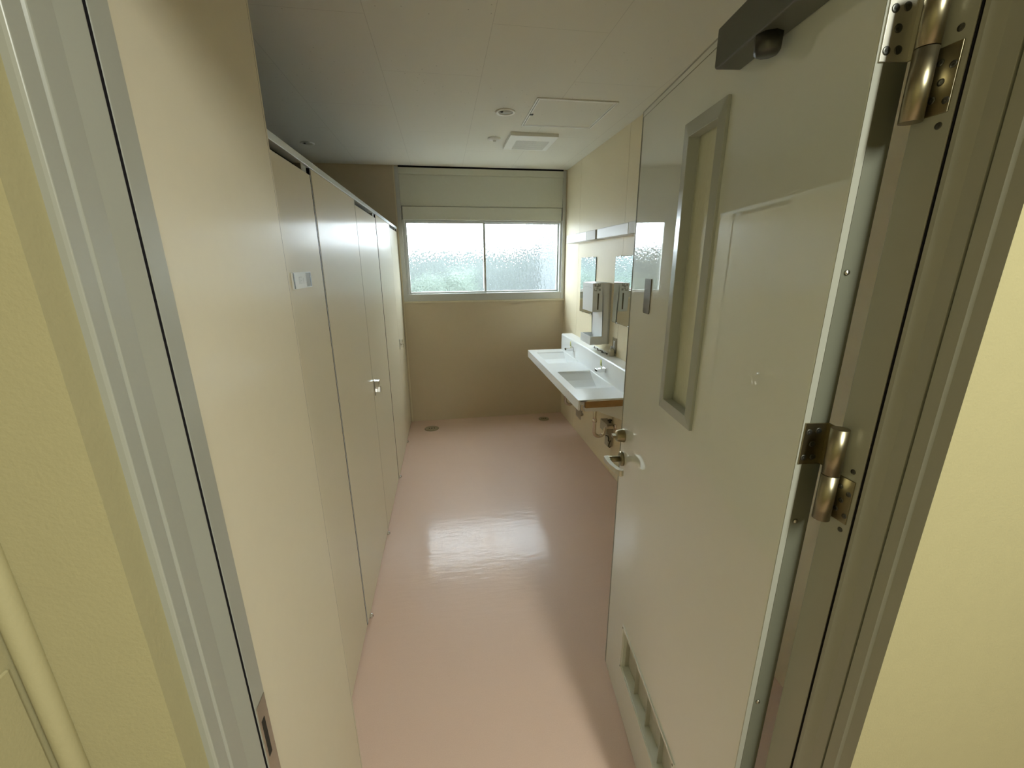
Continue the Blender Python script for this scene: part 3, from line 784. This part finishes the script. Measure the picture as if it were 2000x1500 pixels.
bm = B(); prism(bm, [(0.02, 0.43), (0.06, 0.437), (0.12, 0.440), (0.18, 0.437), (0.215, 0.43), (0.215, 0.432), (0.18, 0.4395), (0.12, 0.4425), (0.06, 0.4395), (0.02, 0.432)], 'x', -0.1525, -0.1512)
obj('cover_line', bm, m_plastic2, dp)

# switch plate, bottle, chain on the ledge
e = empty('wall_socket', (XR, 2.94, 0.99)); tag(e, 'steel outlet plate on the wall just above the splash ledge', 'outlet')
bm = B(); box(bm, -0.004, -0.0005, 0, 0.078, -0.004, 0.113); obj('plate', bm, m_bronze, e, bevel=0.001)
bm = B(); box(bm, -0.0075, -0.004, 0.028, 0.052, 0.028, 0.088); obj('socket_face', bm, m_plastic, e, bevel=0.001)
e = empty('small_bottle', (1.244, 2.965, 0.966)); tag(e, 'small cloudy plastic bottle standing on the ledge in front of the outlet plate', 'bottle')
bm = B(); lathe(bm, (0, 0, 0), [(0, 0.0), (0.019, 0.0), (0.021, 0.003), (0.021, 0.040), (0.016, 0.050), (0.009, 0.054), (0.009, 0.060), (0, 0.060)], 'z', 24)
obj('bottle_body', bm, m_bottle, e)
bm = B(); lathe(bm, (0, 0, 0.060), [(0, 0), (0.011, 0), (0.011, 0.012), (0.009, 0.014), (0, 0.014)], 'z', 20); obj('cap', bm, m_plastic2, e)
e = empty('plug_chain', (1.235, 3.20, 0.966)); tag(e, 'short dark metal chain with a bright end knob lying on the ledge', 'chain')
bm = B(); random.seed(4)
pts = [(-0.010+0.010*math.sin(k*0.9), -0.19+k*0.0145, 0.0045) for k in range(19)]
for k, q in enumerate(pts):
    lathe(bm, q, [(0, -0.0045), (0.0035, -0.003), (0.0048, 0), (0.0035, 0.003), (0, 0.0045)], 'z', 10)
tube(bm, pts, 0.0018, n=6); obj('links', bm, m_screw, e)
bm = B(); lathe(bm, (-0.012, 0.088, 0.009), [(0, -0.009), (0.007, -0.007), (0.0095, 0), (0.007, 0.007), (0, 0.009)], 'z', 10); obj('end_knob', bm, m_chrome, e)

# ------------------------------------------------------------------ ceiling things
def downlight(x, y, r, label):
    e = empty('downlight', (x, y, H)); tag(e, label, 'downlight', 'round ceiling downlights')
    bm = B()
    n = 40; rings = []
    for (rr, z) in ((r, -0.0005), (r*0.97, -0.007), (r*0.76, -0.006), (r*0.70, -0.0005)):
        rings.append([bm.verts.new((rr*math.cos(2*math.pi*k/n), rr*math.sin(2*math.pi*k/n), z)) for k in range(n)])
    for A_, B_ in zip(rings, rings[1:]+rings[:1]):
        for k in range(n):
            f = bm.faces.new((A_[k], A_[(k+1) % n], B_[(k+1) % n], B_[k])); f.smooth = True
    obj('trim_ring', bm, m_ceilw, e)
    bm = B(); lathe(bm, (0, 0, 0), [(0, -0.002), (r*0.72, -0.002), (r*0.72, -0.0005), (0, -0.0005)], 'z', 32); obj('reflector', bm, m_grille, e)
    bm = B(); lathe(bm, (-r*0.38, -r*0.1, -0.002), [(0, -0.006), (r*0.12, -0.005), (r*0.16, 0), (0, 0)], 'z', 16); obj('lamp_cap', bm, m_screw, e)
downlight(0.428, 2.848, 0.060, 'white ringed downlight beside the ceiling hatch')
downlight(-0.945, 3.72, 0.050, 'dim downlight above the cubicles at the left')
e = empty('smoke_detector', (0.428, 3.41, H)); tag(e, 'small round white detector on the ceiling, left of the square fan grille', 'detector')
bm = B(); lathe(bm, (0, 0, 0), [(0, -0.016), (0.018, -0.016), (0.022, -0.010), (0.046, -0.008), (0.048, -0.0005), (0, -0.0005)], 'z', 36); obj('base', bm, m_ceilw, e)
bm = B(); lathe(bm, (0.002, 0, -0.016), [(0, -0.006), (0.010, -0.005), (0.013, 0), (0, 0)], 'z', 20); obj('sensor_eye', bm, m_grille, e)
e = empty('exhaust_fan_grille', (0.695, 3.43, H)); tag(e, 'square white exhaust fan cover with a slotted grille', 'fan')
bm = B()
for q in ((-0.172, 0.172, -0.19, -0.072), (-0.172, 0.172, 0.172, 0.19), (-0.172, -0.112, -0.072, 0.172), (0.135, 0.172, -0.072, 0.172)):
    box(bm, *q, -0.022, -0.0005)
obj('cover', bm, m_ceilw, e)
bm = B(); box(bm, -0.112, 0.135, -0.072, 0.172, -0.012, -0.0005)
obj('dark_inside', bm, m_grille, e)
bm = B()
for k in range(30):
    x_ = -0.110+k*0.00825; box(bm, x_, x_+0.0042, -0.072, 0.172, -0.021, -0.013)
for k in range(4):
    y_ = -0.03+k*0.055; box(bm, -0.112, 0.135, y_, y_+0.004, -0.0205, -0.0135)
obj('slats', bm, m_ceilw, e)
e = empty('ceiling_hatch', (0.807, 2.838, H)); tag(e, 'square ceiling access hatch with a white metal frame', 'hatch')
def sq(bm, a, b, z0, z1):
    box(bm, -a, a, -a*1.02, -b*1.02, z0, z1); box(bm, -a, a, b*1.02, a*1.02, z0, z1)
    box(bm, -a, -b, -b*1.02, b*1.02, z0, z1); box(bm, b, a, -b*1.02, b*1.02, z0, z1)
bm = B(); sq(bm, 0.238, 0.229, -0.006, -0.0005); sq(bm, 0.225, 0.217, -0.005, -0.0005)
obj('hatch_frame', bm, m_ceilw, e, bevel=0.0008)
bm = B(); sq(bm, 0.229, 0.225, -0.0012, -0.0004)
obj('shadow_gap', bm, m_darkmark, e)
bm = B(); box(bm, -0.217, 0.217, -0.221, 0.221, -0.003, -0.0005); hp = obj('hatch_panel', bm, m_ceil, e)
bm = B(); box(bm, -0.226, -0.206, 0.010, 0.030, -0.0075, -0.004); obj('hatch_lock', bm, m_screw, e)

# ------------------------------------------------------------------ floor drains
def drain(x, y, r, label, m_):
    e = empty('floor_drain', (x, y, 0)); tag(e, label, 'drain', 'round floor drains')
    bm = B(); lathe(bm, (0, 0, 0.0002), [(0, 0), (r, 0), (r*0.98, 0.003), (r*0.86, 0.004), (0, 0.004)], 'z', 40); obj('cover', bm, m_, e)
    bm = B()
    for k in (-1, 1): box(bm, k*r*0.35-0.004, k*r*0.35+0.004, -0.012, 0.012, 0.0042, 0.0048)
    cyl(bm, (0, 0, 0.004), (0, 0, 0.0055), 0.008)
    obj('key_slots', bm, m_darkmark, e)
drain(-0.185, 4.146, 0.074, 'larger round floor drain near the cubicle end', m_brass)
drain(1.027, 4.216, 0.058, 'smaller round floor drain under the basin counter end', m_brass)

# ------------------------------------------------------------------ corridor ceiling lamp (behind the viewer)
e = empty('corridor_lamp', (0.64, -0.80, H)); tag(e, 'long ceiling lamp in the corridor', 'lamp')
bm = B(); box(bm, -0.09, 0.09, -0.65, 0.65, -0.075, -0.0005); obj('lamp_housing', bm, m_ceilw, e, bevel=0.004)

# ------------------------------------------------------------------ outside the window
bm = B(); box(bm, -8, 10, 4.6, 16, -0.5, -0.4)
g = mat('pale_gravel', (0.03, 0.03, 0.028), 0.9, noise=0.2, nscale=3)
struct(obj('ground', bm, g), 'pale ground outside the window', 'ground')
bm = B(); n = 200
va = []; vb_ = []
n = 560
for k in range(n+1):
    x = -3.2+5.05*k/n; y = 8.0+0.012*math.sin(2*math.pi*(x/0.075))
    va.append((x, y))
for k in range(n):
    f0 = [bm.verts.new((va[k][0], va[k][1], -0.4)), bm.verts.new((va[k+1][0], va[k+1][1], -0.4)), bm.verts.new((va[k+1][0], va[k+1][1], 1.95)), bm.verts.new((va[k][0], va[k][1], 1.95))]
    bm.faces.new(f0)
bmesh.ops.remove_doubles(bm, verts=bm.verts[:], dist=1e-5)
ge = bmesh.ops.extrude_face_region(bm, geom=bm.faces[:])
bmesh.ops.translate(bm, verts=[v for v in ge['geom'] if isinstance(v, bmesh.types.BMVert)], vec=(0, 0.01, 0))
mf = mat('weathered_sheet', (0.044, 0.051, 0.048), 0.8, spec=0.1, noise=0.5, nscale=6)
tag(obj('corrugated_fence', bm, mf), 'corrugated sheet fence seen blurred through the frosted window', 'fence')
bm = B(); random.seed(7)
for k in range(420):
    px_ = random.uniform(-3.4, 0.55)
    c = Vector((px_, random.uniform(7.0, 7.6), random.uniform(-0.3, 1.45+0.12*math.sin(px_*2.3)-0.15*max(0, px_))))
    r = random.uniform(0.10, 0.24)
    mt_ = Matrix.Translation(c) @ Matrix.Rotation(random.uniform(0, 6), 4, 'Z') @ Matrix.Diagonal((r, r, r*0.8, 1))
    bmesh.ops.create_icosphere(bm, subdivisions=2, radius=1, matrix=mt_)
for v in bm.verts: v.co += Vector((random.uniform(-1, 1), random.uniform(-1, 1), random.uniform(-1, 1)))*0.022
mh = mat('hedge_leaves', (0.028, 0.036, 0.029), 0.9, spec=0.1, noise=0.7, nscale=14)
tag(obj('hedge', bm, mh), 'green hedge seen blurred through the left window sash', 'hedge')
bm = B(); box(bm, 1.95, 4.5, 7.2, 9.0, -0.4, 4.5); box(bm, 1.90, 1.97, 7.15, 7.3, -0.4, 4.5)
tag(obj('neighbouring_building', bm, mat('pale_render', (0.047, 0.053, 0.054), 0.9, spec=0.1)), 'pale building wall seen through the right edge of the window', 'building')
